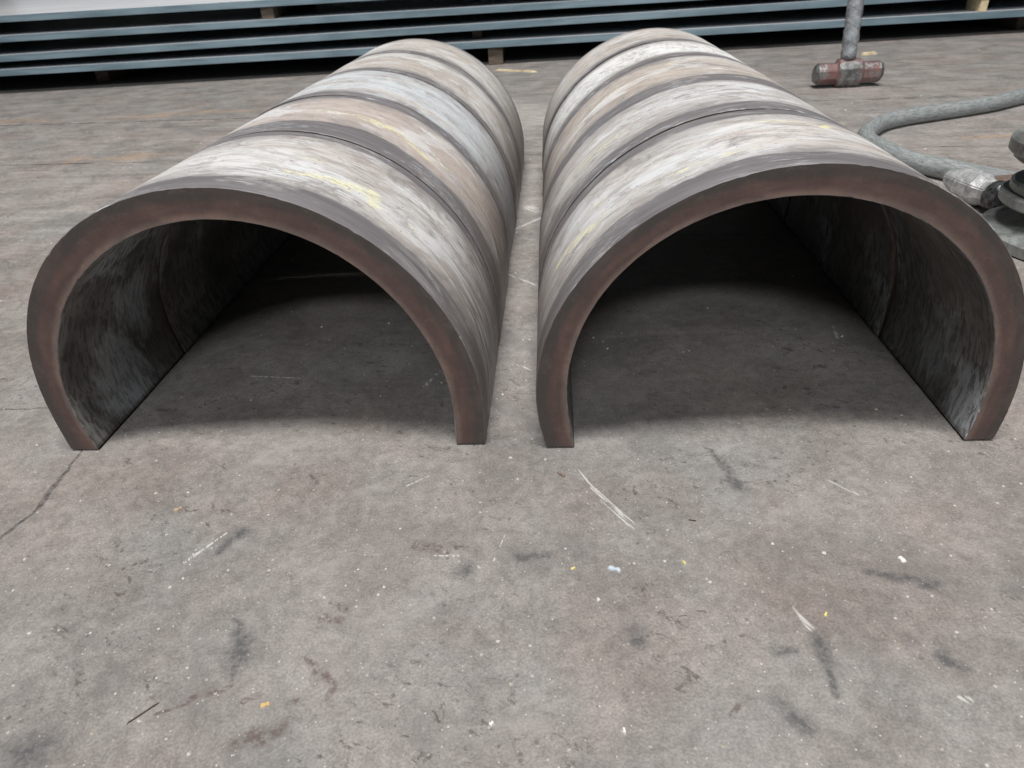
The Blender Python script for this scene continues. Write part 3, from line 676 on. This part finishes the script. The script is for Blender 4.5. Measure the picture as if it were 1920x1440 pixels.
mt = NT('blackened_steel'); nn = mt.noise(mt.coord(), 60, 5, 0.7); DKM = mt.fin(mt.mix(mt.rng(nn, .35, .65), (.03, .03, .032), (.16, .165, .17)), 0.3, 0.6, mt.bump(nn, .4, .001))
o = link('striking_face', bm, DKM, H2, True); shade_auto(o)
bm = bmesh.new(); tube(bm, [(0, .05*S, .07*S), (0, .25*S, .066*S), (0, .5*S, .058*S), (0, .95*S, .05*S)], .030*S, 14, 6)
link('handle', bm, wood_material('worn_handle', (.15, .11, .09), (.24, .18, .15)), H2, True)

# ------------------------------------------------------------------ round flanged tool at the right edge
def cast_material():
    t = NT('dusty_cast_metal'); P = t.coord()
    n1 = t.noise(P, 20, 6, 0.65, 0.4); n2 = t.noise(P, 120, 3, 0.6)
    c = t.mix(t.rng(n1, 0.35, 0.65), (0.17, 0.175, 0.168), (0.34, 0.355, 0.34))
    c = t.mix(t.mul(t.rng(n2, 0.56, 0.7), 0.5), c, (0.07, 0.07, 0.07))
    return t.fin(c, t.rng(n1, .3, .7, .34, .6), 0.35, t.bump(t.math('ADD', n1, t.mul(n2, .4)), 0.4, 0.0015))
CAST = cast_material()
T = empty('flanged_tool', (2.0*S, 2.25*S, 0))
tag(T, 'heavy grey metal tool with stacked round flanges standing at the right edge beside the hose', 'tool')
def part(name, prof, wob=None, dx=0.0):
    bm = bmesh.new(); lathe(bm, [(r*S, z*S) for r, z in prof], 64, ctr=(dx*S, 0), wob=wob); o = link(name, bm, CAST, T, True); shade_auto(o, 28); return o
part('base', [(.255, 0), (.268, .006), (.268, .040), (.255, .048), (.21, .058), (.17, .075), (.135, .10), (.12, .125)], wob=lambda a, z: 0.004*cos(3*a+1)+0.016*max(0, cos(a+2.0))**4)
part('lower_flange', [(.12, .126), (.228, .130), (.236, .137), (.236, .163), (.229, .169), (.20, .170)])
part('upper_flange', [(.15, .1705), (.208, .171), (.213, .177), (.213, .200), (.204, .207), (.13, .214), (.09, .235), (.08, .275)])
part('knob', [(.08, .276), (.17, .278), (.186, .29), (.184, .302), (.200, .306), (.208, .314), (.208, .350), (.200, .360), (.14, .372), (.05, .378)], dx=-.055)

# ------------------------------------------------------------------ small debris
def shard(name, pts, th, mat, loc, rz, label, cat, group=None, tilt=0.0):
    bm = bmesh.new()
    lo = [bm.verts.new((x, y, 0)) for x, y in pts]; hi = [bm.verts.new((x*0.86, y*0.8, th*(0.8+0.4*((k*7) % 3)/2))) for k, (x, y) in enumerate(pts)]
    bm.faces.new(lo[::-1]); bm.faces.new(hi)
    for k in range(len(pts)): bm.faces.new((lo[k], lo[(k+1) % len(pts)], hi[(k+1) % len(pts)], hi[k]))
    o = link(name, bm, mat); o.location = (loc[0]*S, loc[1]*S, 0); o.rotation_euler = (0, tilt, rz)
    return tag(o, label, cat, group)
sc_ = lambda L, k: [(x*L, y*k) for x, y in ((-1, -.5), (-.4, -.9), (.3, -.6), (.8, -1), (1, .1), (.7, .8), (.1, .5), (-.5, 1), (-.95, .6))]
shard('wood_splinter', sc_(.24*S, .028*S), .012*S, PALEW, (.245, 7.02), -0.62, 'long pale wood splinter on the floor in front of the stack, between the rows', 'splinter')
shard('wood_chip', sc_(.07*S, .03*S), .018*S, PALEW, (3.37, 6.55), 0.1, 'small pale wood chip on the floor behind the sledge hammer handle', 'wood chip')
DARKW = wood_material('dark_twig', (.05, .04, .035), (.10, .08, .06))
shard('twig', sc_(.027*S, .0016*S), .002*S, DARKW, (-.628, .66), 0.72, 'thin dark twig lying on the foreground floor at lower left', 'twig')
shard('bark_chip', sc_(.012*S, .005*S), .004*S, wood_material('bark', (.16, .11, .09), (.26, .2, .17)), (.096, 1.17), -0.9, 'brown bark chip on the floor just in front of the gap between the rows', 'chip')
plain = lambda nm, c, r=0.7: NT(nm).fin(c, r)
WH, YE, OR, SL = plain('white_crumb', (.72, .71, .68)), plain('yellow_paint_crumb', (.66, .60, .22)), plain('ochre_leaf', (.55, .38, .16)), plain('silver_flake', (.5, .56, .62), .3)
shard('leaf_flake', sc_(.008*S, .005*S), .0015*S, OR, (-.432, .66), 0.3, 'small ochre leaf flake on the foreground floor left of centre', 'flake')
shard('paper_scrap', sc_(.008*S, .006*S), .002*S, WH, (.699, .863), 1.9, 'white paper scrap on the floor at the right of the foreground', 'scrap')
shard('foil_scrap', sc_(.013*S, .006*S), .003*S, SL, (.168, .888), -.4, 'crumpled silver foil scrap on the floor below the centre', 'scrap')
shard('wood_flake', sc_(.010*S, .006*S), .003*S, wood_material('tan_flake', (.30, .22, .15), (.45, .36, .26)), (-.753, 1.145), .6, 'tan wood flake on the floor below the left arch', 'flake')
shard('stone_crumb', sc_(.004*S, .004*S), .004*S, WH, (-.068, .60), .6, 'round white stone crumb at the bottom edge near the centre', 'crumb')
shard('stone_crumb', sc_(.005*S, .003*S), .003*S, WH, (.131, .575), 1.6, 'long white stone crumb at the bottom edge right of the centre', 'crumb')
for (x, y), lb in (((.511, .755), 'yellow paint crumb right of centre beside the dark grease mark'), ((.091, .897), 'yellow paint crumb near the silver foil scrap'), ((.301, .892), 'yellow paint crumb between foil scrap and white paper scrap')):
    shard('paint_crumb', sc_(.005*S, .003*S), .002*S, YE, (x, y), random.uniform(0, 3), lb, 'crumb', 'yellow paint crumbs on the floor')
shard('steel_sliver', sc_(.008*S, .0015*S), .002*S, DARKW, (.345, 1.0), -.3, 'short dark steel sliver on the floor in front of the right arch', 'sliver')
# grit nobody would count
bm = bmesh.new(); rg = random.Random(11)
for _ in range(1050):
    d = rg.uniform(0, 1)**1.6; y = .5+d*6; x = rg.uniform(-.95, .95)*(0.75+y*.78)
    r = S*rg.choice((.0012, .0016, .0022, .0035))*(1+.25*y)*rg.uniform(.6, 1.2)
    if y > 4: r *= 0.8
    a = rg.uniform(0, 6); bs = [bm.verts.new((x*S+r*cos(a+q)*rg.uniform(.6, 1.3), y*S+r*sin(a+q)*rg.uniform(.6, 1.3), 0)) for q in (0, 1.6, 3.1, 4.7)]
    tp = bm.verts.new((x*S, y*S, r*.8))
    for k in range(4): bm.faces.new((bs[k], bs[(k+1) % 4], tp))
gt = NT('pale_grit'); gn = gt.noise(gt.coord(), 13, 2, .5)
tag(link('grit', bm, gt.fin(gt.mix(gt.rng(gn, .45, .55), (.62, .60, .56), (.42, .38, .33)), .8)), 'pale grit scattered over the workshop floor', 'grit', None, 'stuff')
